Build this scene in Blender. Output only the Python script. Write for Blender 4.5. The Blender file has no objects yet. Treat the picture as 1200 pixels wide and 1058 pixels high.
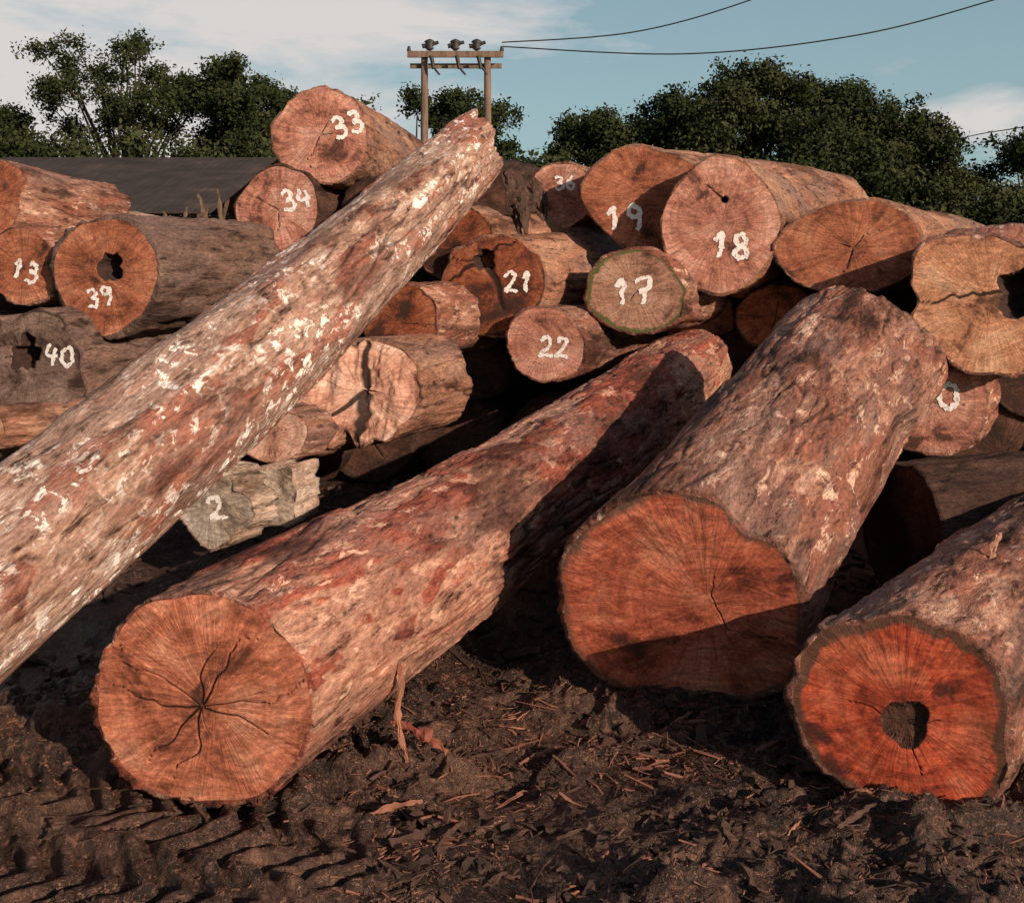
import bpy, math, random
import numpy as np
from mathutils import Vector, Matrix
random.seed(3); np.random.seed(3)
S=bpy.context.scene
COL=S.collection
rad=math.radians

# ---------------- numpy noise ----------------
def _h(ix,iy,iz,seed):
    h=(ix.astype(np.int64)*374761393+iy.astype(np.int64)*668265263+iz.astype(np.int64)*2147483647+seed*974711)&0xffffffff
    h=((h^(h>>13))*1274126177)&0xffffffff
    h=((h^(h>>16))*2246822519)&0xffffffff
    return ((h^(h>>15))&0xffffff)/float(0xffffff)*2-1
def vn(x,y,z,seed=0):
    x,y,z=np.broadcast_arrays(x,y,z)
    fx,fy,fz=np.floor(x),np.floor(y),np.floor(z)
    ix,iy,iz=fx.astype(np.int64),fy.astype(np.int64),fz.astype(np.int64)
    u,v,w=x-fx,y-fy,z-fz
    u=u*u*(3-2*u);v=v*v*(3-2*v);w=w*w*(3-2*w)
    def L(a,b,t): return a+(b-a)*t
    return L(L(L(_h(ix,iy,iz,seed),_h(ix+1,iy,iz,seed),u),L(_h(ix,iy+1,iz,seed),_h(ix+1,iy+1,iz,seed),u),v),
             L(L(_h(ix,iy,iz+1,seed),_h(ix+1,iy,iz+1,seed),u),L(_h(ix,iy+1,iz+1,seed),_h(ix+1,iy+1,iz+1,seed),u),v),w)
def fbm(x,y,z,seed=0,o=4):
    a=1;s=0;t=0;f=1
    for i in range(o):
        s=s+a*vn(x*f+i*7.3,y*f+i*3.1,z*f+i*5.7,seed+i*17);t+=a;a*=.5;f*=2.03
    return s/t*1.5
def sst(a,b,x):
    t=np.clip((x-a)/(b-a),0,1);return t*t*(3-2*t)

# ---------------- materials ----------------
class NT:
    def __init__(s,mat):
        mat.use_nodes=True
        s.t=mat.node_tree;s.t.nodes.clear()
        s.out=s.t.nodes.new('ShaderNodeOutputMaterial')
        s.b=s.t.nodes.new('ShaderNodeBsdfPrincipled')
        s.t.links.new(s.b.outputs[0],s.out.inputs[0])
    def n(s,ty,ins=None,**kw):
        nd=s.t.nodes.new(ty)
        for k,v in kw.items(): setattr(nd,k,v)
        for k,v in (ins or {}).items(): s.set(nd.inputs[k],v)
        return nd
    def set(s,sock,v):
        if isinstance(v,bpy.types.NodeSocket): s.t.links.new(v,sock)
        else: sock.default_value=v
    def m(s,op,a,b=0.0,c=0.0,clamp=False):
        nd=s.n('ShaderNodeMath',{0:a,1:b,2:c},operation=op);nd.use_clamp=clamp
        return nd.outputs[0]
    def v(s,op,a,b=(0,0,0)):
        nd=s.n('ShaderNodeVectorMath',{0:a,1:b},operation=op)
        return nd.outputs['Value'] if op in('LENGTH','DOT_PRODUCT') else nd.outputs[0]
    def noise(s,vec,scale,detail=6,rough=.6,dist=0.0):
        return s.n('ShaderNodeTexNoise',{'Vector':vec,'Scale':scale,'Detail':detail,'Roughness':rough,'Distortion':dist}).outputs['Fac']
    def ramp(s,fac,stops):
        nd=s.n('ShaderNodeValToRGB',{0:fac});e=nd.color_ramp.elements
        while len(e)<len(stops): e.new(.5)
        for i,(p,c) in enumerate(stops):
            e[i].position=p
            e[i].color=(c[0],c[1],c[2],1) if not isinstance(c,(int,float)) else (c,c,c,1)
        return nd.outputs[0]
    def mix(s,f,a,b,bt='MIX'):
        nd=s.n('ShaderNodeMix',data_type='RGBA',blend_type=bt)
        s.set(nd.inputs[0],f)
        for i,v in((6,a),(7,b)):
            if not isinstance(v,bpy.types.NodeSocket) and len(v)==3: v=(*v,1)
            s.set(nd.inputs[i],v)
        return nd.outputs[2]
    def attr(s,n): return s.n('ShaderNodeAttribute',attribute_name=n).outputs['Fac']
    def coords(s,scale=(1,1,1)):
        tc=s.n('ShaderNodeTexCoord').outputs['Object']
        rnd=s.n('ShaderNodeObjectInfo').outputs['Random']
        off=s.m('MULTIPLY',rnd,37.0)
        v=s.v('MULTIPLY',tc,scale)
        return tc,s.v('ADD',v,off),rnd
    def bump(s,h,st,d,prev=None):
        i={'Height':h,'Strength':st,'Distance':d}
        if prev: i['Normal']=prev
        return s.n('ShaderNodeBump',i).outputs[0]

def bark_mat(name,dark,mid,pale,inner,scuff=(.56,.62),peel=1.0,gate=(.42,.60),iso=1.6,bd=.032,base_hi=1.6,patch=.65,stretch=.32,grey=(.20,.125,.108)):
    m=bpy.data.materials.new(name);t=NT(m)
    tc,p,rnd=t.coords((1,1,stretch))
    n1=t.noise(p,2.4,4,.62,.5)
    n2=t.noise(p,14,6,.72,.4)
    n3=t.noise(t.v('MULTIPLY',p,(1,1,1.2)),58,3,.7)
    base=t.ramp(t.m('ADD',t.m('MULTIPLY',n1,.5),t.m('MULTIPLY',n2,.5)),[(.39,dark),(.5,mid),(.60,[c*base_hi for c in mid])])
    plate=t.attr('plate')
    pl=t.m('ADD',plate,t.m('MULTIPLY',t.m('SUBTRACT',n2,.5),2.2),clamp=True)
    inn=t.ramp(t.m('ADD',t.m('MULTIPLY',n1,.35),t.m('MULTIPLY',n2,.65)),[(.38,[c*.45 for c in inner]),(.5,inner),(.61,[.5*(a+b) for a,b in zip(inner,pale)])])
    c=t.mix(t.ramp(pl,[(.25,0),(.7,1)]),inn,base)
    # greyish weathered skin in broad drifts
    n4=t.noise(t.v('ADD',p,(11,4,7)),3.1,5,.68,.4)
    c=t.mix(t.ramp(n4,[(.48,0),(.60,.62)]),c,t.mix(n2,[x*.5 for x in grey],[x*1.5 for x in grey]))
    c=t.mix(t.ramp(t.m('ADD',t.m('MULTIPLY',n1,.65),t.m('MULTIPLY',n2,.35)),[(.40,patch),(.48,0)]),c,dark)
    ns=t.noise(t.v('MULTIPLY',p,(1,1,iso)),12,5,.70,.5)
    sm=t.m('MULTIPLY',t.ramp(ns,[(scuff[0],0),(scuff[1],peel)]),t.ramp(n1,[(gate[0],.03),(gate[1],1)]))
    c=t.mix(sm,c,pale)
    c=t.mix(t.ramp(n2,[(.33,.85),(.42,0)]),c,[x*.35 for x in dark])
    c=t.mix(t.ramp(t.attr('groove'),[(.3,0),(.9,.75)]),c,[x*.3 for x in dark])
    c=t.mix(1.0,c,t.ramp(n3,[(.28,.48),(.5,1.0),(.72,1.45)]),'MULTIPLY')
    t.set(t.b.inputs['Base Color'],c)
    t.set(t.b.inputs['Roughness'],t.m('SUBTRACT',.84,t.m('MULTIPLY',sm,.38)))
    t.b.inputs['Specular IOR Level'].default_value=.22
    b=t.bump(n2,1.0,bd)
    b=t.bump(n3,1.0,.011,b)
    t.set(t.b.inputs['Normal'],b)
    return m

def face_mat(name,c0,c1,c2,rim=(.10,.045,.03),rimw=.9,core=(.0,.0),saw=.35,mott=0.0,rimn=.5):
    m=bpy.data.materials.new(name);t=NT(m)
    tc,p,rnd=t.coords((1,1,0))
    xy=t.v('MULTIPLY',tc,(1,1,0)); xy=t.v('SUBTRACT',xy,(core[0],core[1],0))
    r=t.v('LENGTH',xy)
    wob=t.noise(p,2.5,2,.5)
    rr=t.m('ADD',r,t.m('MULTIPLY',wob,.16))
    dirv=t.v('NORMALIZE',xy)
    rays=t.noise(t.v('ADD',t.v('MULTIPLY',dirv,(9,9,9)),t.n('ShaderNodeCombineXYZ',{2:t.m('MULTIPLY_ADD',r,2.6,t.m('MULTIPLY',rnd,20.0))}).outputs[0]),1.3,6,.78,.3)
    rings=t.noise(t.n('ShaderNodeCombineXYZ',{0:t.m('MULTIPLY',rr,26.0),1:t.m('MULTIPLY',rnd,50.0)}).outputs[0],1.0,4,.7)
    big=t.noise(p,2.9,6,.70,.5)
    fine=t.noise(p,60,3,.7)
    c=t.ramp(big,[(.37,c0),(.5,c1),(.63,c2)])
    c=t.mix(t.ramp(rays,[(.46,.0),(.66,.6)]),c,[x*.42 for x in c0])
    c=t.mix(t.ramp(rays,[(.3,.6),(.44,0)]),c,c2)
    c=t.mix(.7,c,t.ramp(rings,[(.3,.55),(.5,1.0),(.7,1.25)]),'MULTIPLY')
    sv=t.noise(t.v('ADD',t.v('MULTIPLY',p,(5,42,1)),t.n('ShaderNodeCombineXYZ',{1:t.m('MULTIPLY',wob,16.0)}).outputs[0]),1.0,3,.6,.3)
    c=t.mix(saw,c,t.ramp(sv,[(.35,.4),(.6,1.3)]),'MULTIPLY')
    c=t.mix(1.0,c,t.ramp(fine,[(.3,.65),(.7,1.3)]),'MULTIPLY')
    c=t.mix(t.ramp(big,[(.33+mott,.8),(.43+mott,0)]),c,(.035,.018,.014))
    s=t.attr('rim')
    sn=t.m('ADD',s,t.m('MULTIPLY',t.m('SUBTRACT',big,.5),rimn))
    c=t.mix(t.ramp(sn,[(rimw,0),(min(rimw+.05,1),.9)]),c,t.mix(fine,[x*.4 for x in rim],[x*1.7 for x in rim]))
    cr=t.attr('crack')
    c=t.mix(t.ramp(cr,[(.15,0),(.6,.93)]),c,(.012,.007,.006))
    t.set(t.b.inputs['Base Color'],c)
    t.b.inputs['Roughness'].default_value=.8
    t.b.inputs['Specular IOR Level'].default_value=.25
    b=t.bump(rays,.6,.02)
    b=t.bump(sv,.45,.009,b)
    t.set(t.b.inputs['Normal'],b)
    return m

def simple_mat(name,c0,c1,scale=5,rough=.8,bump=.3,bd=.01,stretch=(1,1,1),metal=0):
    m=bpy.data.materials.new(name);t=NT(m)
    tc,p,rnd=t.coords(stretch)
    n=t.noise(p,scale,5,.65)
    t.set(t.b.inputs['Base Color'],t.ramp(n,[(.3,c0),(.7,c1)]))
    t.b.inputs['Roughness'].default_value=rough
    t.b.inputs['Metallic'].default_value=metal
    if bump: t.set(t.b.inputs['Normal'],t.bump(n,bump,bd))
    return m

BARK=dict(
 red=bark_mat('bark_red_peeling',(.055,.015,.010),(.26,.070,.044),(.80,.48,.34),(.42,.205,.140),grey=(.26,.15,.12)),
 pale=bark_mat('bark_red_white_scarred',(.09,.032,.022),(.29,.115,.078),(.95,.86,.78),(.42,.25,.18),(.545,.585),1.0,(.44,.56),2.6,.026,1.35,.5,grey=(.34,.23,.185)),
 brown=bark_mat('bark_brown_rough',(.042,.016,.011),(.22,.085,.056),(.70,.46,.34),(.33,.155,.105),(.57,.62),1.0,(.43,.57),1.3,.032,grey=(.185,.115,.098)),
 tan=bark_mat('bark_tan',(.07,.028,.018),(.27,.125,.078),(.60,.38,.25),(.37,.195,.125),(.60,.68),.8),
 bare=bark_mat('bare_pale_wood',(.12,.06,.04),(.40,.27,.20),(.76,.64,.54),(.54,.40,.31),(.56,.66),.8,patch=.4,grey=(.36,.28,.23)),
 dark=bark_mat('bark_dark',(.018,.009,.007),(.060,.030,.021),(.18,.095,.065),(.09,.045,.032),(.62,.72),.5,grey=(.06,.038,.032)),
 grey=bark_mat('bark_grey',(.040,.022,.016),(.15,.088,.066),(.36,.25,.20),(.19,.118,.092),(.60,.70),.6,grey=(.15,.10,.085)),
)
FACE=dict(
 A=face_mat('end_grain_orange',(.28,.080,.042),(.50,.165,.092),(.66,.29,.18),(.16,.075,.05),1.10,(.03,.02),.55),
 B=face_mat('end_grain_red',(.30,.060,.032),(.48,.125,.068),(.60,.22,.13),(.085,.055,.038),.95,(.12,.0),.5,0,.28),
 C=face_mat('end_grain_vivid_red',(.24,.030,.015),(.48,.078,.034),(.60,.16,.08),(.080,.046,.030),.88,(.0,.0),.5,.05,.6),
 pink=face_mat('end_grain_pink',(.30,.11,.075),(.50,.215,.15),(.65,.36,.27),(.06,.035,.028),1.0),
 orange=face_mat('end_grain_rust',(.20,.062,.032),(.39,.130,.068),(.54,.225,.13),(.05,.03,.022),1.0,mott=.02),
 rust=face_mat('end_grain_dark_rust',(.12,.032,.016),(.27,.075,.034),(.40,.15,.078),(.04,.022,.016),.98,mott=.05),
 yellow=face_mat('end_grain_ochre',(.36,.15,.080),(.56,.26,.145),(.68,.39,.24),(.14,.08,.05),1.05),
 green=face_mat('end_grain_mossy_rim',(.26,.12,.08),(.42,.22,.15),(.52,.33,.24),(.065,.085,.022),.90,rimn=.6),
 palegreen=face_mat('end_grain_pale_mossy',(.30,.22,.16),(.50,.40,.32),(.66,.56,.48),(.13,.13,.07),1.0,rimn=.8,mott=.03),
 grey=face_mat('end_grain_weathered',(.09,.052,.040),(.20,.125,.098),(.33,.22,.175),(.05,.03,.024),.96,mott=.04),
 split=face_mat('splintered_pink_wood',(.42,.18,.12),(.66,.36,.26),(.80,.54,.43),(.2,.08,.05),1.2,saw=.1),
 shade=face_mat('end_grain_shade_dark',(.04,.018,.012),(.085,.038,.025),(.14,.065,.042),(.03,.018,.014),.95,mott=.04),  # near-black ends: shade inside the stack put into the colour
)
HOLE=simple_mat('rotten_heartwood',(.014,.006,.005),(.06,.026,.018),14,.95,.8,.03)
CORE=simple_mat('brown_decayed_core',(.030,.010,.006),(.12,.045,.024),22,.95,1.0,.03)
PAINT=bpy.data.materials.new('white_marking_paint')
t=NT(PAINT);tc,p,_=t.coords()
n=t.noise(p,34,6,.75)
t.set(t.b.inputs['Base Color'],t.ramp(n,[(.36,(.42,.26,.22)),(.48,(.84,.80,.77))]))
t.b.inputs['Roughness'].default_value=.75

# ---------------- mesh helper ----------------
def mk(name,verts,faces,mats,parent=None,smooth=True,attrs=None,matidx=None):
    me=bpy.data.meshes.new(name)
    verts=np.asarray(verts,dtype=np.float32)
    if isinstance(faces,np.ndarray):
        k=faces.shape[1];nf=len(faces)
        me.vertices.add(len(verts));me.vertices.foreach_set('co',verts.ravel())
        me.loops.add(nf*k);me.loops.foreach_set('vertex_index',faces.astype(np.int32).ravel())
        me.polygons.add(nf);me.polygons.foreach_set('loop_start',np.arange(0,nf*k,k,dtype=np.int32))
        me.update(calc_edges=True)
    else:
        me.from_pydata([tuple(map(float,v)) for v in verts],[],faces)
    for m in mats: me.materials.append(m)
    if matidx is not None: me.polygons.foreach_set('material_index',np.asarray(matidx,dtype=np.int32))
    me.polygons.foreach_set('use_smooth',np.full(len(me.polygons),smooth))
    for k,a in (attrs or {}).items():
        at=me.attributes.new(k,'FLOAT','POINT');at.data.foreach_set('value',np.asarray(a,dtype=np.float32))
    me.update();me.validate()
    ob=bpy.data.objects.new(name,me);COL.objects.link(ob)
    if parent: ob.parent=parent
    return ob
def gridfaces(nr,ns,wrap=True,off=0):
    i=np.arange(nr-1)[:,None];j=np.arange(ns if wrap else ns-1)[None,:]
    a=i*ns+j;b=i*ns+(j+1)%ns
    return np.stack([a,b,b+ns,a+ns],-1).reshape(-1,4)+off

DIG={
'0':[[(.3,1),(.08,.8),(.03,.45),(.15,.1),(.35,0),(.55,.2),(.6,.6),(.5,.9),(.3,1)]],
'1':[[(.12,.72),(.36,1),(.32,.5),(.3,0)]],
'2':[[(.05,.78),(.2,1),(.45,.98),(.52,.75),(.3,.35),(.02,.03),(.3,.07),(.62,.03)]],
'3':[[(.08,.9),(.3,1),(.52,.82),(.42,.6),(.22,.53),(.48,.45),(.56,.2),(.3,0),(.02,.12)]],
'4':[[(.2,1),(.05,.45),(.6,.45)],[(.5,.85),(.42,-.05)]],
'6':[[(.5,.98),(.2,.7),(.05,.3),(.2,.02),(.48,.05),(.55,.32),(.3,.48),(.08,.35)]],
'7':[[(.02,.92),(.6,.97),(.4,.5),(.25,-.05)],[(.15,.48),(.52,.52)]],
'8':[[(.5,.85),(.3,1),(.1,.82),(.2,.6),(.45,.4),(.52,.15),(.28,0),(.06,.15),(.2,.42),(.45,.62),(.5,.85)]],
'9':[[(.52,.85),(.3,1),(.07,.8),(.15,.55),(.42,.55),(.52,.85),(.5,.4),(.35,-.05)]],
}
def smooth_poly(pts,n=8):
    P=[np.array(p,float) for p in pts];out=[]
    for i in range(len(P)-1):
        p0=P[max(i-1,0)];p1=P[i];p2=P[i+1];p3=P[min(i+2,len(P)-1)]
        for k in range(n):
            t=k/n
            out.append(.5*((2*p1)+(-p0+p2)*t+(2*p0-5*p1+4*p2-p3)*t*t+(-p0+3*p1-3*p2+p3)*t**3))
    out.append(P[-1]);return np.array(out)

def make_log(label,p0,p1,r,bark,face,seed,segs=72,dz=.06,r1=None,radii=None,tilt=(0,0),ell=(1,1),lump=.06,
             hole=None,num=None,cracks=0,crackc=(0,0),rough=.006,bend=(0,0),plate_amp=.014,group='logs heaped in a timber yard',jag=0.0,
             facer=26,plateb=0.0,heart=0.0,crackw=1.0,strip=None,ftilt=(0,0),cracklist=None,holemat=None,holeround=.28,holedep=.35,
             square=2.0,lobes=None,falllen=2.2,knot=.15,fragged=.05):
    p0=Vector(p0);p1=Vector(p1);L=(p1-p0).length
    z=(p1-p0).normalized();x=z.cross(Vector((0,0,1))).normalized();y=z.cross(x)
    M=Matrix((x,y,z)).transposed().to_4x4();M.translation=p0
    if radii is None: radii=[(0,r),(1,r1 if r1 else r*.92)]
    rt=[a for a,_ in radii];rv=[b for _,b in radii]
    th=np.linspace(0,2*math.pi,segs,endpoint=False)
    def base(T,Z):
        tt=np.clip(Z/L,0,1)
        R=np.interp(tt,rt,rv)
        c,s_=np.cos(T),np.sin(T)
        low=fbm(c*1.1+0*Z,s_*1.1,Z*.35,seed,3)*lump*1.6+fbm(c*2.6+0*Z,s_*2.6,Z*.5,seed+5,2)*lump*.5
        h=heart*np.exp(-((T-1.70*math.pi)/.26)**2)
        sq=(np.abs(c)**square+np.abs(s_)**square)**(-1/square)
        sq=1+(sq-1)*np.exp(-tt*3)
        R=R*(1+low-h*np.exp(-tt*3))*sq
        for (la,lw,ld) in (lobes or []):
            R=R*(1-ld*np.exp(-(((T-la+math.pi)%(2*math.pi)-math.pi)/lw)**2))
        return R,c,s_
    def F(X,Y):
        f=tilt[0]*X+tilt[1]*Y+rough*fbm(X*5,Y*5,0*X,seed+31,3)
        if jag: f=f+jag*fbm(X*5,Y*2.0,0*X,seed+33,4)
        return f
    nz=max(int(L/dz),8)
    zz=np.linspace(0,L,nz+1)
    T,Z=np.meshgrid(th,zz)
    R,c,s_=base(T,Z)
    Rr=np.interp(Z/L,rt,rv)
    px,py_=c*Rr,s_*Rr
    wx=.12*fbm(px*6,py_*6,Z*4,seed+60,2)
    pn=fbm(px*5.5+wx,py_*5.5,Z*1.5+wx,seed+11,5)+plateb
    if strip:
        dT=(T-strip[0]+math.pi)%(2*math.pi)-math.pi
        pn=pn-strip[2]*np.exp(-(dT/strip[1])**2)*(1+.6*fbm(px*2,py_*2,Z*.8,seed+70,2))
    plate=sst(-.05,.05,pn)
    fl=sst(.0,.08,fbm(px*12+wx*3,py_*12,Z*3.6,seed+14,3))
    pn2=fbm(px*20,py_*20,Z*9,seed+12,2)
    ridge=1-np.clip(np.abs(fbm(px*7,py_*7,Z*1.5,seed+13,3))*5,0,1)
    gr=1-np.clip(np.abs(fbm(px*6+wx,py_*6,Z*.5,seed+15,3))*12,0,1)
    gr=gr*sst(.0,.4,fbm(px*2.2,py_*2.2,Z*.7,seed+16,2)+.05)*(1.0 if segs>=90 else .5)
    disp=plate*plate_amp*.8+fl*plate_amp*.55+pn2*plate_amp*.2-ridge*plate_amp*.3-gr*plate_amp*.8
    knots=np.clip(fbm(px*1.7,py_*1.7,Z*1.2,seed+40,1)-.85,0,1)*knot*sst(.1,.4,Z)
    disp=disp+knots
    Rt=R+disp
    bx=bend[0]*np.sin(np.pi*Z/L);by=bend[1]*np.sin(np.pi*Z/L)
    X=c*Rt*ell[0]+bx;Y=s_*Rt*ell[1]+by
    fall=np.clip(1-Z/(max(r,.2)*falllen),0,1)
    edge_n=.014*fbm(c*9,s_*9,Z*0,seed+3,3)
    ffall=np.clip(1-(L-Z)/(max(r,.2)*1.6),0,1)
    Zw=Z+F(X,Y)*fall+edge_n*fall+(ftilt[0]*X+ftilt[1]*Y+fragged*fbm(c*2.6,s_*2.6,0*Z,seed+4,4))*ffall
    V=np.stack([X,Y,Zw],-1).reshape(-1,3)
    faces=gridfaces(nz+1,segs)
    R0,c0,s0=base(th,np.zeros(segs))
    ox=c0*R0*ell[0]*.968;oy=s0*R0*ell[1]*.968
    lip=np.stack([ox,oy,F(ox,oy)],-1)
    n0=len(V)
    V=np.vstack([V,lip])
    j=np.arange(segs);jn=(j+1)%segs
    lf=np.stack([n0+j,n0+jn,jn,j],-1)
    last=nz*segs
    cen=V[last:last+segs].mean(0)
    cap=V[last:last+segs]*.9+cen*.1
    cap[:,2]+=.01*np.random.randn(segs)
    n1=len(V);V=np.vstack([V,cap])
    cf=np.stack([last+j,last+jn,n1+jn,n1+j],-1)
    n2=len(V);V=np.vstack([V,np.repeat(cen[None],segs,0)])
    cf2=np.stack([n1+j,n1+jn,n2+jn,n2+j],-1)
    fa=np.vstack([faces[:,::-1],lf[:,::-1],cf[:,::-1],cf2[:,::-1]])
    mi=np.concatenate([np.zeros(len(faces)+len(lf)),np.ones(len(cf)*2)])
    at=np.concatenate([(plate*.65+fl*.35).ravel(),np.full(segs,.8),np.zeros(segs*2)])
    ag=np.concatenate([gr.ravel(),np.zeros(segs*3)])
    ob=mk('log',V,fa[:,::-1],[BARK[bark],FACE[face]],attrs={'plate':at,'groove':ag},matidx=mi)
    ob.matrix_world=M
    ob['label']=label;ob['category']='log';ob['group']=group
    nr=facer
    if hole:
        hx,hy,hr=hole[:3];hyl=-hy
        hrn=hr*(1+holeround*fbm(np.cos(th)*1.6,np.sin(th)*1.6,0*th,seed+50,3))
        ix=hx+np.cos(th)*hrn;iy=hyl+np.sin(th)*hrn*1.1
    else:
        cx,cy=crackc[0],-crackc[1]
        ix=cx+np.cos(th)*.002;iy=cy+np.sin(th)*.002
    s=np.linspace(0,1,nr)[:,None]**.9
    FX=ix[None]*(1-s)+ox[None]*s;FY=iy[None]*(1-s)+oy[None]*s
    FZ=F(FX,FY)
    crack=np.zeros_like(FX)
    rng=np.random.RandomState(seed+7)
    cx,cy=(hole[0],-hole[1]) if hole else (crackc[0],-crackc[1])
    A=np.arctan2(FY-cy,FX-cx);D=np.hypot(FX-cx,FY-cy)
    CL=list(cracklist or [])
    for k in range(cracks):
        CL.append((2*math.pi*(k+rng.uniform(-.4,.4))/cracks+seed,r*rng.uniform(.25,1.0),rng.uniform(.0015,.0055)*r/.45*crackw))
    for k,(a0,ln,w) in enumerate(CL):
        aa=a0+.22*fbm(D*7,D*0+k,D*0,seed+k,3)
        df=np.abs((A-aa+math.pi)%(2*math.pi)-math.pi)
        dd=df*D
        wl=w*np.clip(1-D/ln,0,1)**.5*1.3
        crack=np.maximum(crack,np.where(wl>0,np.exp(-(dd/np.maximum(wl,.0012))**2),0)*(D<ln)*(df<1))
    FZ=FZ+crack*.012
    crack=crack*(D>.006)
    FZ[-1]=F(ox,oy)
    rim=np.repeat(s,segs,1)
    FV=np.stack([FX,FY,FZ],-1).reshape(-1,3)
    ff=gridfaces(nr,segs)
    fm=np.zeros(len(ff))
    ra=rim.ravel();ca=crack.ravel()
    if hole:
        dep=holedep
        rings=[]
        for k in range(1,6):
            q=k/5
            jx=hrn*.05*rng.randn(segs)
            rings.append(np.stack([(ix-hx)*(1-.35*q)+hx+jx*.4,(iy-hyl)*(1-.35*q)+hyl+jx*.4,F(ix,iy)+dep*q],-1))
        rings.append(np.repeat(np.array([[hx,hyl,dep+float(F(np.array(hx),np.array(hyl)))]]),segs,0))
        n=len(FV)
        FV=np.vstack([FV]+rings)
        g=gridfaces(len(rings),segs,off=n)
        first=np.stack([j,jn,n+jn,n+j],-1)
        hf=np.vstack([first,g])[:,::-1]
        ff=np.vstack([ff,hf]);fm=np.concatenate([fm,np.ones(len(hf))])
        ra=np.concatenate([ra,np.zeros(len(rings)*segs)]);ca=np.concatenate([ca,np.zeros(len(rings)*segs)])
    fo=mk('cut_face',FV,ff[:,::-1],[FACE[face],holemat or HOLE],parent=ob,attrs={'rim':ra,'crack':ca},matidx=fm)
    if num:
        txt,u,v,h,rot=num
        vs=[];fs=[];W=.62*h;adv=.80*h
        tot=adv*(len(txt)-1)+W
        ca_,sa=math.cos(rad(rot)),math.sin(rad(rot))
        for k,ch in enumerate(txt):
            for st in DIG[ch]:
                pts=smooth_poly(st,8)*h
                pts[:,0]+=k*adv-tot/2;pts[:,1]-=h/2
                pts=pts+.035*h*np.stack([fbm(np.arange(len(pts))*.3,np.full(len(pts),k*1.),np.full(len(pts),seed*1.),5,2),fbm(np.arange(len(pts))*.3,np.full(len(pts),k*1.),np.full(len(pts),seed*1.),9,2)],-1)*1.5
                pts=pts@np.array([[ca_,sa],[-sa,ca_]])
                pts[:,0]+=u;pts[:,1]+=v
                d=np.gradient(pts,axis=0);d/=np.linalg.norm(d,axis=1)[:,None]+1e-9
                nrm=np.stack([-d[:,1],d[:,0]],-1)
                w=h*.088*(1+.30*rng.randn(len(pts))*.7)[:,None]
                a=pts+nrm*w;b=pts-nrm*w
                n=len(vs)
                for q in range(len(pts)):
                    for e in(a[q],pts[q],b[q]):
                        X_,Y_=e[0],-e[1]
                        vs.append((X_,Y_,float(F(np.array(X_),np.array(Y_)))-.006))
                for q in range(len(pts)-1):
                    o=n+q*3
                    fs.append((o,o+1,o+4,o+3));fs.append((o+1,o+2,o+5,o+4))
        mk('painted_number',vs,fs,[PAINT],parent=ob)
    return ob

# ---------------- the four big logs ----------------
G1='felled logs lying in front of the stack'
make_log('reddish log with peeling bark and star-cracked orange end, in mud',(-1.23,4.1,.42),(1.80,9.9,1.12),.43,'red','A',11,segs=320,dz=.015,
         radii=[(0,.43),(.08,.42),(.5,.40),(.85,.39),(1,.34)],tilt=(.36,-.02),ell=(1.0,1.05),lump=.05,cracks=9,crackc=(-.02,-.03),plate_amp=.018,group=G1,facer=76,bend=(0,.05),crackw=.8,plateb=.08,strip=(.45,.55,.75))
make_log('thick brown-barked log with heart-shaped red end, propped on the stack',(.83,5.03,.50),(2.58,7.75,1.50),.55,'brown','B',23,segs=320,dz=.015,
         radii=[(0,.53),(.25,.50),(.7,.52),(.95,.53),(1,.50)],tilt=(.28,-.12),ell=(1.10,.98),lump=.06,cracks=2,crackc=(.2,-.14),plate_amp=.015,group=G1,facer=76,heart=.16,plateb=.05,crackw=.5,square=2.6)
make_log('brown log with vivid red end and rotted brown core, in mud',(1.57,4.1,.365),(5.5,9.0,.42),.40,'brown','C',37,segs=280,dz=.017,
         r1=.38,tilt=(.3,-.05),ell=(1.0,1),lump=.10,hole=(.0,-.03,.088),cracks=3,plate_amp=.015,group=G1,facer=60,crackw=.6,holemat=CORE,holeround=.2,holedep=.022,rough=.014)
make_log('long pink-brown log with white scrapes, leaning up onto the stack',(-2.72,3.85,.36),(-.36,9.42,3.16),.42,'pale','orange',51,segs=300,dz=.017,
         radii=[(0,.43),(.25,.40),(.55,.37),(.8,.335),(.93,.315),(1,.30)],lump=.09,plate_amp=.013,group=G1,bend=(0.02,.06),plateb=-.06,ftilt=(-.1,-.25),fragged=.16)
make_log('dark shaded log lying on the ground',(2.5,6.6,.42),(6.6,7.3,.5),.47,'dark','shade',61,segs=120,dz=.035,group=G1)  # dark bark and end colour deepen the shadow on this log

# ---------------- the stack ----------------
def st(label,x,y,z,r,hd,L,bark,face,seed,slope=0.0,**k):
    a=rad(hd)
    p1=(x+math.sin(a)*L,y+math.cos(a)*L,z+slope*L)
    tl=k.pop('tilt',(math.tan(a)*.62,0))
    return make_log(label,(x,y,z),p1,r,bark,face,seed,segs=k.pop('segs',100),dz=k.pop('dz',.045),tilt=tl,cracks=k.pop('cracks',(seed*7)%4),**k)
st('reddish-ended log numbered 33 on top of the stack',-1.91,10.2,3.41,.49,14,3.6,'tan','pink',101,-.10,num=('33',.27,.10,.21,20),lump=.08)
st('pinkish-ended log numbered 34 under another log',-2.3,10.1,2.64,.43,16,4,'dark','pink',102,num=('34',.17,.12,.2,14))
st('small pale-ended log numbered 36',.50,10.5,2.82,.34,22,3,'tan','pink',103,num=('36',.04,.13,.14,5))
st('large log numbered 19 with half-shaded end',1.28,9.8,2.77,.52,38,5,'tan','orange',104,num=('19',-.18,-.20,.22,5),lump=.08)
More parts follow.
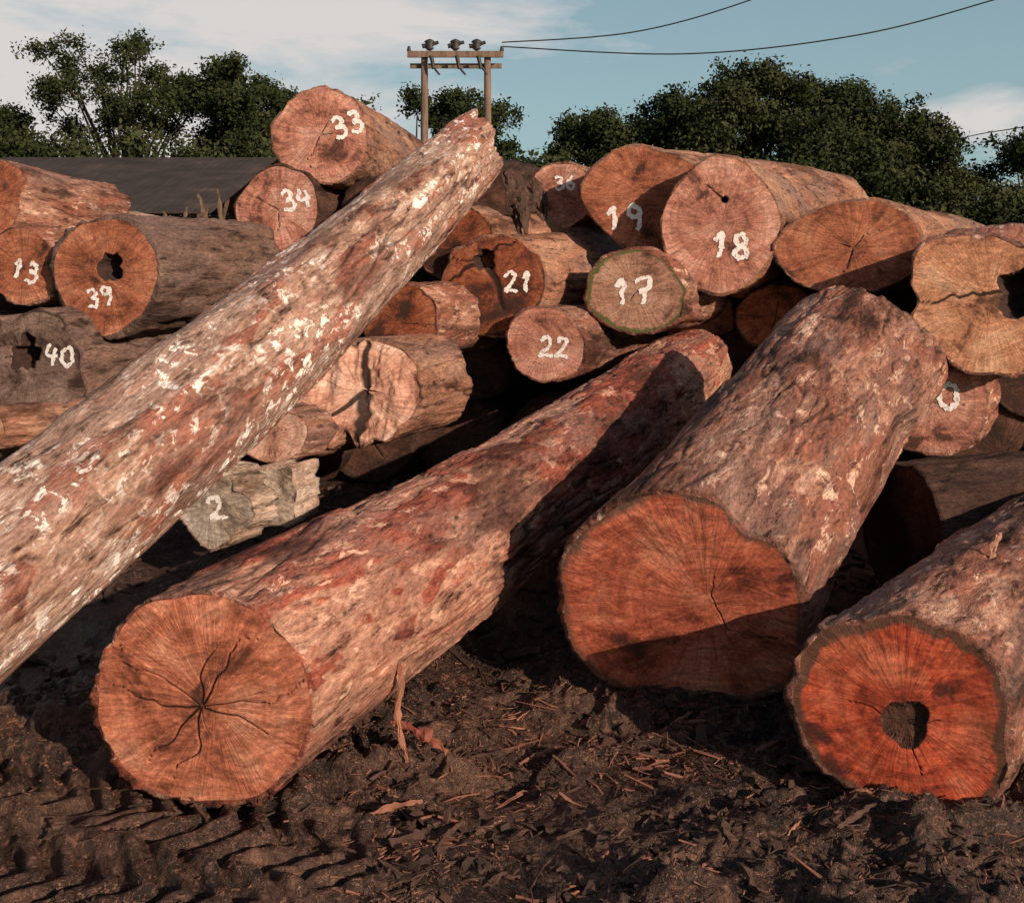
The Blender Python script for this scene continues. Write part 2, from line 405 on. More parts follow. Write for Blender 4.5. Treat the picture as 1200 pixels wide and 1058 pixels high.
st('large log numbered 18 with reddish end',1.9,9.3,2.49,.55,25,4.4,'tan','pink',105,num=('18',.08,-.20,.22,-4),ell=(.94,1.05),hole=(.03,.22,.03),cracks=1)
st('log numbered 17 with green mossy rim',1.11,9.2,1.88,.40,32,4.2,'brown','green',106,num=('17',-.02,.0,.22,3),ell=(1.06,.94))
st('dark rust-coloured log numbered 21 with a dark split',-.17,9.3,1.94,.50,30,3.6,'tan','rust',107,num=('21',.22,.02,.17,0),hole=(-.08,.22,.09),cracks=2,crackw=2,cracklist=[(1.2,.5,.03),(2.6,.4,.02)],lump=.09)
st('small pink-ended log numbered 22',.30,9.0,1.43,.335,30,4,'brown','pink',108,num=('22',.07,-.03,.16,-3))
st('wide oval-ended log on the stack',3.03,9.1,2.27,.50,33,5,'tan','orange',109,ell=(1.17,.84))
st('ochre-ended lobed log with a dark rotten hole',3.86,8.3,1.84,.63,34,4.5,'brown','yellow',110,hole=(.22,.06,.17),lump=.12,segs=150,facer=44,cracks=2,crackw=.5,cracklist=[(math.pi+.0,.95,.012)],lobes=[(math.pi,.22,.10),(2.2,.3,.06)],holeround=.45)
st('shaded log numbered 10 beneath others',3.53,8.62,.97,.44,34,4.5,'brown','pink',111,num=('10',.04,.06,.21,0))
st('small brown log wedged in the stack',1.85,10.1,1.57,.33,30,3,'brown','orange',112)
st('small reddish log wedged in the stack',2.5,9.7,1.62,.33,30,3,'dark','rust',113)
st('broken split log with splintered pink end',-1.19,7.9,1.14,.44,32,.95,'tan','split',114,jag=.07,rough=.02,tilt=(.50,-.15),segs=240,facer=84,lump=.08,cracks=0,crackc=(.04,.02),cracklist=[(-1.5,.44,.030),(1.7,.44,.040),(2.3,.36,.02),(.3,.12,.005)],falllen=1.5,lobes=[(2.25,.13,.36),(2.75,.11,.24),(1.75,.10,.34),(1.2,.12,.14),(3.3,.10,.20),(3.9,.09,.10),(4.6,.08,.16)])
st('brown log behind the leaning log',-.95,8.8,1.62,.33,30,2,'brown','rust',115)
st('short pale broken chunk of log marked with a 2',-2.00,6.85,.52,.26,45,.30,'bare','palegreen',116,num=('2',.03,0,.14,15),lump=.18,lobes=[(4.9,.3,.2),(.8,.2,.15)],jag=.02)
st('pale broken chunk of log wedged between logs',-1.70,7.05,.55,.25,22,.35,'bare','palegreen',127,lump=.24,lobes=[(2,.4,.25),(4.2,.2,.2)],jag=.03)
st('small broken reddish log',-1.83,7.7,.86,.22,40,.8,'brown','split',117,jag=.03,lump=.15)
st('log at the edge of the stack with rust end',-4.62,9.0,2.70,.38,26,1.3,'brown','orange',118,-.12,lump=.1)
st('small log marked with a painted 13',-4.25,8.9,2.09,.33,28,1.2,'brown','orange',119,num=('13',.02,-.02,.17,-14),lump=.1)
st('hollow log numbered 39 with dark bark',-3.43,8.65,2.05,.48,30,1.7,'grey','orange',120,num=('39',-.05,-.195,.15,14),hole=(.04,.06,.11),ell=(.97,1.05),lump=.05,plate_amp=.03)
st('large irregular grey-brown hollow log numbered 40',-3.98,8.5,1.22,.53,30,1.9,'grey','grey',121,num=('40',.24,.16,.16,-8),hole=(-.05,.17,.13),lump=.16,lobes=[(2.4,.4,.24),(.7,.3,.18),(4.3,.25,.16),(5.6,.2,.10)],holeround=.5)
st('pale bare log lying on the stack',-4.95,10.2,2.68,.20,40,1.8,'bare','yellow',122,-.16)
st('pale thin log lying on the stack',-4.3,9.9,2.55,.16,48,1.4,'bare','yellow',128,-.12)
st('tan log low beside the leaning log',-3.75,7.2,.98,.15,58,.8,'tan','yellow',124)
st('rough dark brown log under the tip of the leaning log',-.40,9.8,2.72,.42,22,2.0,'dark','shade',125,plate_amp=.06,lump=.12)
st('lit tan log under the leaning log',-.52,9.5,2.30,.36,34,2.2,'tan','rust',126)
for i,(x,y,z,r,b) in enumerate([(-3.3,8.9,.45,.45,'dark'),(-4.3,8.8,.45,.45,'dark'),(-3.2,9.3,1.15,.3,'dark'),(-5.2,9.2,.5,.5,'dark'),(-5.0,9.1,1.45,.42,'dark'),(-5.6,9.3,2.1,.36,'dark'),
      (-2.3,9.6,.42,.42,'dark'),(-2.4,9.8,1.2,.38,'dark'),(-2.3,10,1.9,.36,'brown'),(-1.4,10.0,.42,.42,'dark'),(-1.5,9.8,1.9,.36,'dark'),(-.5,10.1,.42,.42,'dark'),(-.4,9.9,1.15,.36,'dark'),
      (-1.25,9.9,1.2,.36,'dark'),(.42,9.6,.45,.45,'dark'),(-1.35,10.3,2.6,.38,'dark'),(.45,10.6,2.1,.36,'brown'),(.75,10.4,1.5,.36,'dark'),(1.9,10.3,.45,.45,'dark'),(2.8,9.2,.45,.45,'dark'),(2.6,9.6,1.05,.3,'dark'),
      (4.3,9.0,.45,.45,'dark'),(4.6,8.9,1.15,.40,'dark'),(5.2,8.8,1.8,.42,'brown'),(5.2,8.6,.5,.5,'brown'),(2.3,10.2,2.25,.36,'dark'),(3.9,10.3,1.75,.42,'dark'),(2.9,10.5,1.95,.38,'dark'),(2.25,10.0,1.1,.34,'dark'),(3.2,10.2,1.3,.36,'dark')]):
    st('dark log in the lower part of the stack' if b=='dark' else 'brown log supporting the stack',x,y,z,r,30+(i*7%9)-4,(2.0 if x<-3 or i==15 else 3.6+(i%3)*.4),b,'shade' if (b=='dark' or i%2) else 'rust',200+i,facer=16,segs=64,dz=.08)  # dark filler bark and ends stand in for shade in the gaps

# ---------------- ground ----------------
def gh(x,y):
    near=np.exp(-np.clip(np.hypot(x,y-5)-5,0,None)/9)
    rgh=.16+.74*sst(-.25,.40,fbm(x*1.4+3,y*1.8,0*x,905,2))
    h=.10*fbm(x*.9,y*.9,0*x,900,3)+.08*fbm(x*2.2,y*2.9,0*x,910,3)*(rgh*.6+.3)
    rg=1-np.abs(fbm(x*1.6,y*3.6,0*x,915,3)); h=h+.10*(rg-.75)*(rgh*.7+.25)
    c5=fbm(x*4.6,y*6.0,0*x,918,3); h=h+.060*sst(.15,.5,c5)*rgh
    cl=fbm(x*8,y*13,0*x,920,4); h=h+rgh*(.034*sst(.0,.5,cl)-.026*sst(0,.5,-cl)+.017*fbm(x*27,y*27,0*x,930,3))
    for (ox,oy,dx,dy) in((-1.62,3.70,.98,-.18),(-1.25,4.04,.95,-.30)):
        u=(x-ox)*dx+(y-oy)*dy; v=-(x-ox)*dy+(y-oy)*dx
        v=v+.02*fbm(x*3,y*3,0*x,940,2)
        m=sst(.22,.15,np.abs(v))*sst(-2.2,-1.6,u)*sst(1.2,.6,u)
        m=m*(.75+.25*sst(-.9,-.1,fbm(x*4,y*4,0*x,941,3)))
        tread=.5+.5*np.tanh(2.2*np.sin(2*math.pi*(u+np.abs(v)*1.0+.025*fbm(x*5,y*5,0*x,944,2))/.15))
        h=h*(1-.93*m)+m*(-.04+.060*tread+.007*fbm(x*14,y*14,0*x,943,3))+.05*np.exp(-((np.abs(v)-.245)/.04)**2)*sst(1.2,.6,u)*sst(-2.2,-1.6,u)
    h=h+.08*np.exp(-(((x-1.6)/.4)**2+((y-3.88)/.12)**2))+.05*np.exp(-(((x+1.2)/.45)**2+((y-3.98)/.08)**2))
    return h*near-.03
def axis(a,b,d,lo,hi,g=1.07):
    v=list(np.arange(a,b,d));s=d;x=a
    L=[]
    while x>lo: s*=g;x-=s;L.append(x)
    s=d;x=v[-1];R=[]
    while x<hi: s*=g;x+=s;R.append(x)
    return np.array(L[::-1]+v+R)
gx=axis(-2.6,2.9,.009,-400,400,1.09);gy=axis(3.2,5.4,.009,-60,700,1.04)
GX,GY=np.meshgrid(gx,gy);GZ=gh(GX,GY)
GM=bpy.data.materials.new('churned_mud');t=NT(GM)
tc=t.n('ShaderNodeTexCoord').outputs['Object']
a=t.noise(tc,1.5,5,.65);b_=t.noise(tc,18,6,.78,.7);c_=t.noise(tc,80,3,.7)
col=t.ramp(a,[(.38,(.020,.009,.006)),(.52,(.058,.028,.018)),(.66,(.125,.064,.041))])
col=t.mix(t.ramp(b_,[(.53,0),(.65,.8)]),col,(.26,.13,.084))
col=t.mix(t.ramp(b_,[(.36,.9),(.48,0)]),col,(.009,.004,.003))
fib=t.noise(t.v('MULTIPLY',tc,(1,.3,1)),60,3,.7,1.5)
fib2=t.noise(t.v('MULTIPLY',t.v('ADD',tc,(3,5,1)),(.3,1,1)),48,3,.7,1.5)
col=t.mix(t.ramp(fib,[(.60,0),(.64,.8)]),col,(.34,.16,.095))
col=t.mix(t.ramp(fib2,[(.62,0),(.66,.8)]),col,(.42,.21,.13))
t.set(t.b.inputs['Base Color'],col)
t.set(t.b.inputs['Roughness'],t.ramp(b_,[(.38,.28),(.62,.75)]))
bb=t.bump(b_,1.0,.035);bb=t.bump(c_,.9,.010,bb);t.set(t.b.inputs['Normal'],bb)
g=mk('ground',np.stack([GX,GY,GZ],-1).reshape(-1,3),gridfaces(len(gy),len(gx),False),[GM])
g['kind']='structure';g['label']='dark churned mud with wheel ruts and bark litter'

# ---------------- debris ----------------
def chips(name,label,n,xr,yr,lr,wr,mat,seed,lift=.0,clump=True,focus=False,k=4,flat=(.25,.7)):
    rng=np.random.RandomState(seed)
    V=[];Fc=[]
    x=rng.uniform(*xr,n*4);y=yr[0]+(yr[1]-yr[0])*rng.rand(n*4)**1.2
    dens=sst(-.3,.35,fbm(x*2,y*2,0*x,seed+70,3)) if clump else np.ones(n*4)
    dens=dens*np.where((x<-.5)&(y<4.25),.15,1.0)
    if focus: dens=dens*(.2+.8*np.exp(-(((x-.35)/.8)**2+((y-4.4)/.6)**2)))
    k_=rng.rand(n*4)<dens*.8;x=x[k_][:n];y=y[k_][:n];n=len(x)
    z=gh(x,y)
    for i in range(n):
        l=lr[0]+(lr[1]-lr[0])*rng.rand()**2.2;w=rng.uniform(*wr);th_=w*rng.uniform(*flat)
        a=rng.uniform(0,math.pi*2);e=rng.uniform(-.35,.35)
        d=np.array([math.cos(a)*math.cos(e),math.sin(a)*math.cos(e),math.sin(e)])
        s=np.cross(d,[0,0,1]);s/=np.linalg.norm(s);u=np.cross(s,d)
        ro=rng.uniform(-.7,.7);s,u=s*math.cos(ro)+u*math.sin(ro),u*math.cos(ro)-s*math.sin(ro)
        base=len(V);c=np.array([x[i],y[i],z[i]+th_*.1+lift+abs(math.sin(e))*l*.2])
        cur=rng.uniform(-.08,.08)*l
        for q in range(k):
            f=q/(k-1);ww=w*rng.uniform(.35,1.2)
            cc=c+d*(f-.5)*l+s*cur*math.sin(math.pi*f)+u*rng.uniform(-.2,.2)*w+s*rng.uniform(-.3,.3)*w
            for (aa,bb) in((-1,-1),(1,-1),(1,1),(-1,1)):
                V.append(cc+s*aa*ww*.5+u*bb*th_*.5+rng.randn(3)*w*.08)
        for q in range(k-1):
            for m_ in range(4):
                o=base+q*4
                Fc.append((o+m_,o+(m_+1)%4,o+4+(m_+1)%4,o+4+m_))
        Fc.append((base+3,base+2,base+1,base));o=base+(k-1)*4;Fc.append((o,o+1,o+2,o+3))
    ob=mk(name,V,np.array(Fc),[mat],smooth=False)
    ob['kind']='stuff';ob['label']=label;ob['category']='debris'
    return ob
CH1=simple_mat('chip_dark',(.020,.010,.006),(.10,.048,.030),9,.8,.5,.01)
CH2=simple_mat('chip_red',(.10,.032,.018),(.38,.16,.095),7,.8,.5,.01)
chips('mud_clods_and_twigs','dark twigs and clods strewn over mud',4800,(-2.4,2.9),(3.4,6.3),(.012,.12),(.003,.010),CH1,1)
chips('mud_clods','rounded dark clods of mud',450,(-2.4,2.9),(3.4,6.3),(.02,.06),(.012,.04),GM,8)
chips('wood_chips','reddish wood chips strewn over mud',3800,(-2.4,2.9),(3.4,6.0),(.006,.06),(.002,.008),CH2,2,k=3)
chips('red_splinters','reddish splinters between logs',620,(-1.0,2.2),(3.5,5.6),(.04,.22),(.004,.013),CH2,9,.006,True,True)
chips('flat_bark_flakes','flat brown bark flakes pressed into mud',520,(-2.2,2.8),(3.5,5.8),(.04,.18),(.02,.055),CH1,12,.006,True,False,5,(.08,.18))
chips('bark_litter','dark bark litter around the stack',1500,(-6,6),(5.5,10),(.05,.30),(.02,.06),CH1,4)
def strip(label,pts,w,mat,seed,group='torn bark strips on the mud',name='bark_strip',cat='bark strip'):
    rng=np.random.RandomState(seed)
    P=smooth_poly(pts,7);d=np.gradient(P,axis=0);d/=np.linalg.norm(d,axis=1)[:,None]
    V=[]
    for i,p in enumerate(P):
        s=np.cross(d[i],[.2,-1,.35]);s/=np.linalg.norm(s);u=np.cross(s,d[i])
        f=i/(len(P)-1);ww=w*(.3+.8*math.sin(math.pi*(.1+.8*f)))*rng.uniform(.5,1.35)
        for (a,b) in((-1,0),(-.3,.25),(.4,.3),(1,0),(.3,-.15),(-.3,-.15)):
            V.append(p+s*a*ww*.5+u*b*ww*.5+rng.randn(3)*w*.09)
    n=len(P);F=gridfaces(n,6).tolist()
    F.append([0,1,2,3,4,5]);F.append([(n-1)*6+k for k in range(5,-1,-1)])
    ob=mk(name,V,F,[mat],smooth=False)
    ob['label']=label;ob['category']=cat;ob['group']=group
strip('reddish torn bark strip hanging beside a log',[(-.54,4.75,.45),(-.50,4.62,.30),(-.51,4.57,.15),(-.46,4.5,-.02)],.028,CH2,1)
strip('bright red bark strip lying on mud',[(-.55,4.62,.10),(-.42,4.55,.09),(-.28,4.45,.05)],.045,simple_mat('strip_red',(.20,.05,.03),(.42,.15,.09)),2)
rr=random.Random(5)
for i in range(40):
    x=rr.uniform(-.8,1.6);y=rr.uniform(3.6,5.2)
    if x<-.4 and y>4.3: continue
    a=rr.uniform(-.8,1.1);l=rr.uniform(.06,.24)
    z=float(gh(np.array(x),np.array(y)))+.01
    strip('torn piece of bark lying on mud' ,[(x,y,z),(x+math.cos(a)*l*.5,y+math.sin(a)*l*.5,z+.015),(x+math.cos(a)*l,y+math.sin(a)*l,z+rr.uniform(0,.04))],rr.uniform(.010,.022),CH2 if i%4==0 else CH1,10+i)
strip('pale upright splinter of bark on a log',[(2.28,4.85,.72),(2.27,4.83,.82),(2.30,4.82,.90)],.03,simple_mat('splinter',(.3,.13,.08),(.5,.28,.19)),77)
for i in range(34):
    q=rr.uniform(0,1.6);bxx=-.40+math.sin(rad(22))*q;byy=9.8+math.cos(rad(22))*q
    a=rr.uniform(-1.1,.35)
    ux,uz=math.cos(a)*.45,-math.sin(a)*.45
    p0=(bxx+ux*.92,byy-.12*ux,2.72+uz)
    strip('dark shaggy bark strip hanging from a rough log',[p0,(p0[0]+.05,p0[1]-.05,p0[2]-.10),(p0[0]+.04+rr.uniform(-.1,.1),p0[1]-.06,p0[2]-rr.uniform(.2,.42))],rr.uniform(.02,.055),CH1,200+i,'shaggy bark strips on a rough log')
# thin dead twigs standing in the stack beside the short hollow log
TW=simple_mat('dry_twig',(.06,.035,.022),(.20,.12,.08),9,.85)
for i in range(9):
    x=-3.0+rr.uniform(-.25,.25);y=10.0+rr.uniform(-.2,.4);z=2.25
    dx=rr.uniform(-.30,.30);hh=rr.uniform(.35,.68)
    strip('thin dry twig standing up from the stack',[(x,y,z),(x+dx*.5,y,z+hh*.5),(x+dx,y+.05,z+hh)],.035,TW,300+i,'dry twigs in the stack','twig','twig')

# ---------------- trees ----------------
def leafmat(name,a,b,c):
    m=bpy.data.materials.new(name);t=NT(m)
    sh=t.attr('tone')
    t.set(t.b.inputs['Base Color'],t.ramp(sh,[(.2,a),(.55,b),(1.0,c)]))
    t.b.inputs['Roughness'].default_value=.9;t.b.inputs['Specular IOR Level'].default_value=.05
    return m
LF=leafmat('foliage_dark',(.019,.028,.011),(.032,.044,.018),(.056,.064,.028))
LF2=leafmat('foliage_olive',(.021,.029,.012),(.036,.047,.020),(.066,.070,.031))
TR=simple_mat('tree_bark',(.03,.02,.015),(.08,.055,.042),3,.9,.5,.05)
def leaves(centers,radii,n,size,seed):
    rng=np.random.RandomState(seed)
    centers=np.array(centers);radii=np.array(radii)
    w=radii**2;w=w/w.sum()
    k=rng.choice(len(centers),n,p=w)
    d=rng.randn(n,3);d/=np.linalg.norm(d,axis=1)[:,None]
    rr_=rng.rand(n)**.5*1.08
    c=centers[k]+d*radii[k][:,None]*rr_[:,None]*np.array([1,1,.75])
    c+=rng.randn(n,3)*.25
    s=size*rng.uniform(.5,1.4,n)[:,None]
    # leaves lean outward from their clump so each clump shades as a soft mass
    nn=d+rng.randn(n,3)*.55;nn/=np.linalg.norm(nn,axis=1)[:,None]
    a=np.cross(nn,rng.randn(n,3));a/=np.linalg.norm(a,axis=1)[:,None]
    b=np.cross(nn,a)
    v=np.stack([c-a*s,c+b*s*.55,c+a*s,c-b*s*.55],1).reshape(-1,3)
    tone=rng.rand(len(centers))[k]*.5+rng.rand(n)*.25+.3*(d[:,2]>0)*rr_  # random tone, plus painted top light on upper outer leaves of each clump
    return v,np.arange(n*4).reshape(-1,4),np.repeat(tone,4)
def limb(V,F,a,b,ra,rb,rng,segs=6,n=5,wob=.03):
    a=np.array(a,float);b=np.array(b,float);d=b-a;d/=np.linalg.norm(d)
    s=np.cross(d,[.3,.9,.1]);s/=np.linalg.norm(s);u=np.cross(s,d);L=np.linalg.norm(b-a)
    base=len(V)
    for i in range(n):
        f=i/(n-1);c=a+(b-a)*f+(rng.randn(3)*L*wob if 0<i<n-1 else 0);r=ra+(rb-ra)*f
        for k in range(segs):
            t_=2*math.pi*k/segs;V.append(c+(s*math.cos(t_)+u*math.sin(t_))*r)
    F+= (gridfaces(n,segs,off=base)).tolist()
def tree(label,x,y,top,w,n,seed,low=.25,nb=26,airy=False,mat=LF,size=.14):
    rng=np.random.RandomState(seed)
    e=bpy.data.objects.new('tree',None);COL.objects.link(e);e.location=(x,y,0)
    e['label']=label;e['category']='tree';e['group']='trees bordering the yard'
    V=[];F=[]
    hb=top*low
    tt=top*(.55 if not airy else .5)
    limb(V,F,(0,0,-.3),(0.2,0,tt),.38,.22,rng,8,6)
    C=[];R=[]
    for i in range(nb):
        a=rng.uniform(0,2*math.pi);q=rng.rand()**.5
        hh=(i+rng.rand())/nb
        zc=hb+(top-hb)*(.10+.85*hh)
        wr=w*.5*math.sqrt(max(.06,1-(max(hh-(.6 if airy else .30),0)/.74)**2))
        br=rng.uniform(.09,.19)*w*(.48 if airy else 1.05)*(1-.35*hh)
        c=(math.cos(a)*q*(wr-br*.5),math.sin(a)*q*(wr-br*.5),min(zc,top-br*.7))
        C.append(c);R.append(br)
        st_=(0.1,0,rng.uniform(.5,1)*tt)
        limb(V,F,st_,c,.13,.03,rng,5,4)
        for q_ in range(6 if airy else 3):
            c2=np.array(c)+rng.randn(3)*w*(.055 if airy else .075)*np.array([1,1,.55]);c2[2]=min(c2[2],top);C.append(tuple(c2));R.append(br*.45)
            limb(V,F,c,c2,.05,.02,rng,4,3)
    mk('trunk',V,F,[TR],parent=e)
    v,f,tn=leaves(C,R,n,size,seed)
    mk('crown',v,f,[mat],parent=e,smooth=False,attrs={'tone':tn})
Y=70
tree('broad dense dark green tree',5.4,Y,12.0,9,50000,1,nb=44)
tree('dense dark green tree',10.6,Y,13.2,10,54000,2,nb=48)
tree('tall broad dark green tree',17,Y,15.2,13.5,84000,3,nb=66,mat=LF2)
tree('dense rounded dark green tree',23.2,Y+1,14.1,12,68000,4,nb=56)
tree('dark green tree at the end of a row',27.4,Y,12.0,8.5,42000,5,nb=44,mat=LF2)
tree('small dark green tree',35.3,Y,10.6,10,40000,6,nb=40)
tree('dark tree beside a shed',-35.5,Y,12.6,8,34000,7,nb=36)
tree('tall airy tree with open spreading branches',-26.8,Y,16.9,13,26000,8,low=.60,nb=32,airy=True,size=.12)
tree('tall dark green tree behind a shed',-18.8,Y,15.9,10,50000,9,low=.3,nb=42,mat=LF)
tree('airy dark green tree behind power poles',-6.2,Y+2,14.0,13.5,38000,10,low=.45,nb=34,airy=True,size=.14)
rng=np.random.RandomState(77);C=[];R=[]
for i in range(190):
    x=rng.uniform(-48,-12);C.append((x,rng.uniform(62,68),rng.uniform(1,9.4)));R.append(rng.uniform(1,1.9))
for i in range(60):
    x=rng.uniform(-14,0);C.append((x,rng.uniform(62,68),rng.uniform(0,8)));R.append(rng.uniform(1,1.9))
for i in range(210):
    x=rng.uniform(-1,48);C.append((x,rng.uniform(62,68),rng.uniform(0,7.6 if x<26 else 5.5)));R.append(rng.uniform(1,1.9))
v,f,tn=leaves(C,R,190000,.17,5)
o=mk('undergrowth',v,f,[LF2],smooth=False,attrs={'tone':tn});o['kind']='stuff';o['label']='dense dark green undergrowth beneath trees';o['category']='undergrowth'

# ---------------- shed ----------------
ROOF=bpy.data.materials.new('weathered_roof_sheets');t=NT(ROOF)
tc=t.n('ShaderNodeTexCoord').outputs['Object']
n=t.noise(tc,.8,6,.65);n2=t.noise(t.v('MULTIPLY',tc,(3,.2,.2)),3,4)
c=t.ramp(n,[(.3,(.030,.023,.021)),(.6,(.062,.048,.043)),(.75,(.13,.087,.068))])
c=t.mix(.6,c,t.ramp(n2,[(.3,.6),(.7,1.2)]),'MULTIPLY')
t.set(t.b.inputs['Base Color'],c);t.b.inputs['Roughness'].default_value=.9;t.b.inputs['Specular IOR Level'].default_value=.15
TIM=simple_mat('shed_timber',(.05,.03,.022),(.15,.09,.06),4,.85)
WAL=simple_mat('shed_boards',(.02,.014,.012),(.05,.035,.028),2,.9,.3,.02,(5,5,1))
shed=bpy.data.objects.new('shed',None);COL.objects.link(shed);shed.location=(-13,32,0)
shed['label']='open timber shed with weathered grey-brown corrugated roof';shed['category']='shed'
def box(name,x0,x1,y0,y1,z0,z1,mat,parent):
    v=[(x,y,z) for x in(x0,x1) for y in(y0,y1) for z in(z0,z1)]
    f=[(0,1,3,2),(4,6,7,5),(0,4,5,1),(2,3,7,6),(0,2,6,4),(1,5,7,3)]
    return mk(name,v,f,[mat],parent=parent,smooth=False)
def slope(name,ya,za,yb,zb):
    xs=np.linspace(-4.9-0,4.75,400);V=[]
    for lay in(0,-.06):
        for (yy,zz_) in((ya,za),(yb,zb)):
            for x in xs: V.append((x,yy,zz_+lay+.003*math.sin(x*26)))
    n=400;F=[]
    for i in range(n-1):
        F.append((i,i+1,n+i+1,n+i));F.append((2*n+i+1,2*n+i,3*n+i,3*n+i+1));F.append((i+1,i,2*n+i,2*n+i+1))
    F.append((0,n,3*n,2*n));F.append((n-1,2*n-1+0,4*n-1,3*n-1))
    return mk(name,V,F,[ROOF],parent=shed,smooth=False)
slope('roof',-4,3.42,4,5.66);
slope('roof',9.5,3.9,4.05,5.66)
for x in(-4.4,-1.4,1.6,4.4):
    for y in(-3.6,3.9,9):
        box('post',x-.1,x+.1,y-.1,y+.1,-.2,3.3 if y<0 else (5.45 if y<5 else 3.9),TIM,shed)
for x in(-4.4,-1.4,1.6,4.45):
    b=box('rafter',-.05,.05,-4.2,4.2,-.09,.09,TIM,shed);b.rotation_euler=(math.atan2(2.24,8),0,0);b.location=(x,0,4.38)
    b=box('brace',-.04,.04,-1.6,1.6,-.05,.05,TIM,shed);b.rotation_euler=(rad(50),0,0);b.location=(x+.03,-2.3,2.7)
box('wall',-4.3,4.3,8.8,8.9,0,3.8,WAL,shed)
box('wall',-4.3,-4.2,-3.4,8.6,0,3.3,WAL,shed)

# ---------------- power poles ----------------
PO=simple_mat('pole_wood',(.09,.055,.04),(.24,.16,.115),3,.85,.4,.01,(4,4,.6))
DK=simple_mat('dark_metal',(.012,.010,.010),(.035,.03,.028),5,.6,.1)
pole=bpy.data.objects.new('utility_pole',None);COL.objects.link(pole);pole.location=(-1.65,30,0)
pole['label']='twin-post wooden utility pole with crossarm and dark fuse switches';pole['category']='utility pole'
rngp=np.random.RandomState(4)
for x,h in((-.93,8.15),(.95,8.1)):
    V=[];F=[];limb(V,F,(x,0,-.3),(x*.98,0,h),.14,.10,rngp,12,8,0.0)
    F.append([len(V)-12+k for k in range(12)])
    mk('post',V,F,[PO],parent=pole)
box('crossarm',-1.4,1.4,-.22,-.12,7.98,8.16,PO,pole)
box('crossarm',-1.35,1.35,.12,.2,7.72,7.86,PO,pole)
for i,x in enumerate((-.75,0,.62)):
    V=[];F=[]
    prof=[(.0,.02),(.02,.05),(.1,.11),(.14,.06),(.2,.12),(.25,.06),(.32,.13),(.38,.09),(.43,.02)]
    for (z_,r_) in prof:
        for k in range(12):
            a=2*math.pi*k/12;V.append((x+math.cos(a)*r_*1.3,-.17+math.sin(a)*r_,8.17+z_*.8))
    F=gridfaces(len(prof),12).tolist()
    mk('insulator',V,F,[DK],parent=pole)
    V=[];F=[];limb(V,F,(x-.22,-.17,8.30),(x+.26,-.17,8.42),.07,.05,rngp,8,3);limb(V,F,(x+.05,-.3,8.0),(x+.12,-.3,7.62),.07,.05,rngp,8,3)
    limb(V,F,(x+.12,-.3,7.7),(x+.3,-.3,7.45),.04,.03,rngp,8,3)
    mk('fuse_switch',V,F,[DK],parent=pole)
for x in(-1.35,1.35):
    V=[];F=[];limb(V,F,(x,-.17,8.16),(x,-.17,8.3),.07,.04,rngp,8,3);mk('insulator',V,F,[DK],parent=pole)
def wire(pts,r,lab):
    P=smooth_poly(pts,14);V=[];n=len(P)
    for p in P:
        for k in range(5):
            a=2*math.pi*k/5;V.append(p+np.array([0,math.cos(a)*r,math.sin(a)*r]))
    o=mk('power_line',V,gridfaces(n,5),[DK]);o['label']=lab;o['category']='power line';o['group']='overhead power lines'
wire([(-.3,29.85,8.42),(3.34,28.6,8.44),(6.3,27,8.95),(9,25.6,9.9),(11.5,24.3,11)],.020,'dark overhead cable sagging from the twin-post pole')
wire([(-.3,29.85,8.3),(4.67,28,7.72),(8.77,26.3,7.85),(11.77,25,8.45),(14,24,9.1),(16,23,9.9)],.020,'dark overhead cable sagging from the twin-post pole')
wire([(32,88,11.2),(30.2,73,10.2),(27.5,60,9.35),(25,50,8.5),(23.5,38,7.9)],.030,'thin overhead cable beyond the trees')

# ---------------- camera ----------------
cd=bpy.data.cameras.new('camera');cam=bpy.data.objects.new('camera',cd);COL.objects.link(cam)
cam.location=(0,0,2.2);cam.rotation_euler=(rad(90),0,0);cd.sensor_width=36;cd.lens=36;cd.shift_y=-.1908;cd.clip_end=3000
S.camera=cam
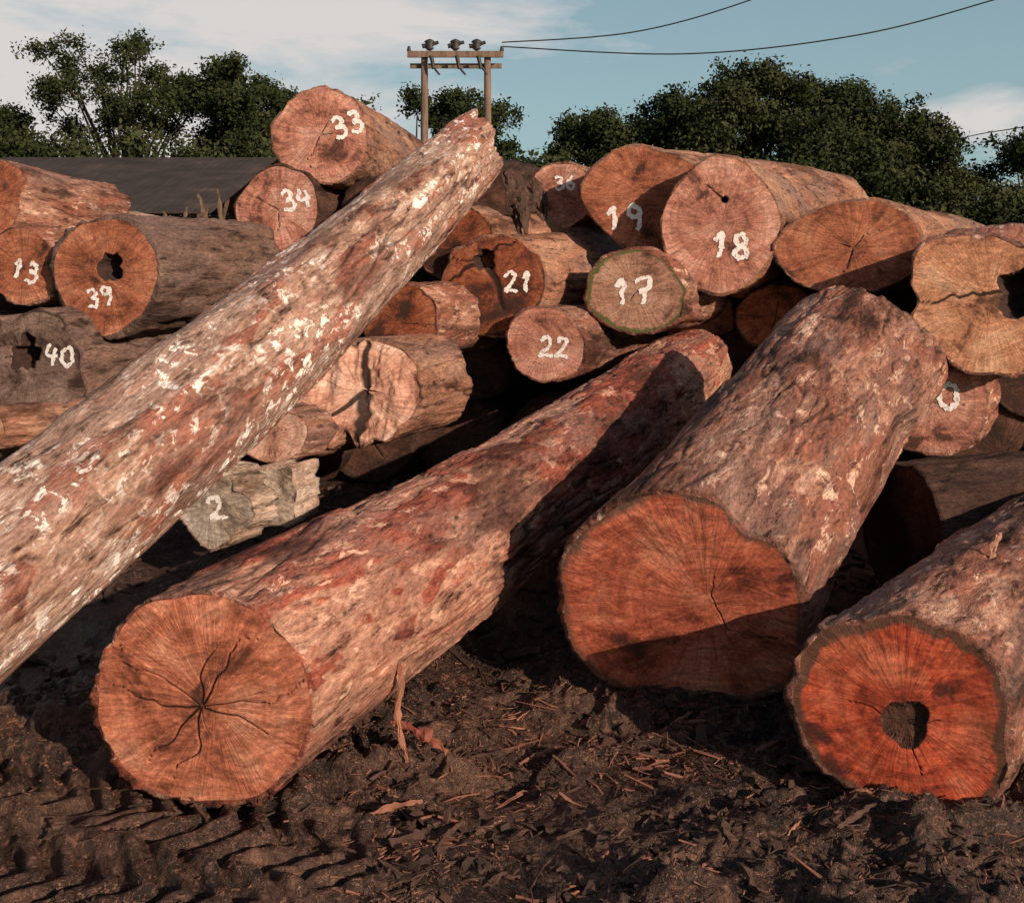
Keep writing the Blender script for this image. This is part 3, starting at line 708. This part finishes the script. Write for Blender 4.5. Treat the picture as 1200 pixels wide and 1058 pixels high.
# ---------------- light ----------------
az,el=rad(138),rad(21)
v=Vector((math.sin(az)*math.cos(el),math.cos(az)*math.cos(el),math.sin(el)))
sd=bpy.data.lights.new('sun','SUN');sun=bpy.data.objects.new('sun',sd);COL.objects.link(sun)
sd.energy=5.0;sd.angle=rad(.5);sd.color=(1,.78,.60);sun.rotation_euler=v.to_track_quat('Z','Y').to_euler()
w=bpy.data.worlds.new('World');S.world=w;w.use_nodes=True
nt=w.node_tree;nt.nodes.clear()
t=NT.__new__(NT);t.t=nt
out=nt.nodes.new('ShaderNodeOutputWorld')
sky=t.n('ShaderNodeTexSky',sky_type='NISHITA');sky.sun_disc=False;sky.sun_elevation=el;sky.sun_rotation=az
sky.air_density=1.1;sky.dust_density=.8;sky.ozone_density=1.5
tc=t.n('ShaderNodeTexCoord').outputs['Generated']
vv=t.v('MULTIPLY',tc,(1,1,3.2))
cl=t.noise(t.v('ADD',vv,(3.1,0,.4)),2.3,8,.6,.3)
sx=t.n('ShaderNodeSeparateXYZ',{0:tc})
north=t.ramp(sx.outputs[1],[(.2,0),(.6,1)])
left=t.m('MULTIPLY',sx.outputs[0],-.36)
dc=t.v('LENGTH',t.v('MULTIPLY',t.v('SUBTRACT',tc,(.417,.90,.118)),(1,1,2.6)))
small=t.ramp(dc,[(.0,.18),(.10,0)])
mask=t.m('MULTIPLY',t.ramp(t.m('ADD',t.m('ADD',cl,left),small),[(.46,0),(.60,.95)]),north)
haze=t.m('MULTIPLY',t.ramp(sx.outputs[2],[(.0,.65),(.30,.45)]),north)
tint=t.mix(1.0,sky.outputs[0],(.92,.97,.93),'MULTIPLY')
bg1=t.n('ShaderNodeBackground',{0:tint,1:.085});bg2=t.n('ShaderNodeBackground',{0:(.74,.70,.68,1),1:.95})
m0=t.n('ShaderNodeMixShader',{0:haze,1:bg1.outputs[0],2:t.n('ShaderNodeBackground',{0:(.36,.52,.57,1),1:.97}).outputs[0]})
mx=t.n('ShaderNodeMixShader',{0:mask,1:m0.outputs[0],2:bg2.outputs[0]})
nt.links.new(mx.outputs[0],out.inputs[0])
S.view_settings.view_transform='Standard';S.view_settings.look='None';S.view_settings.exposure=0
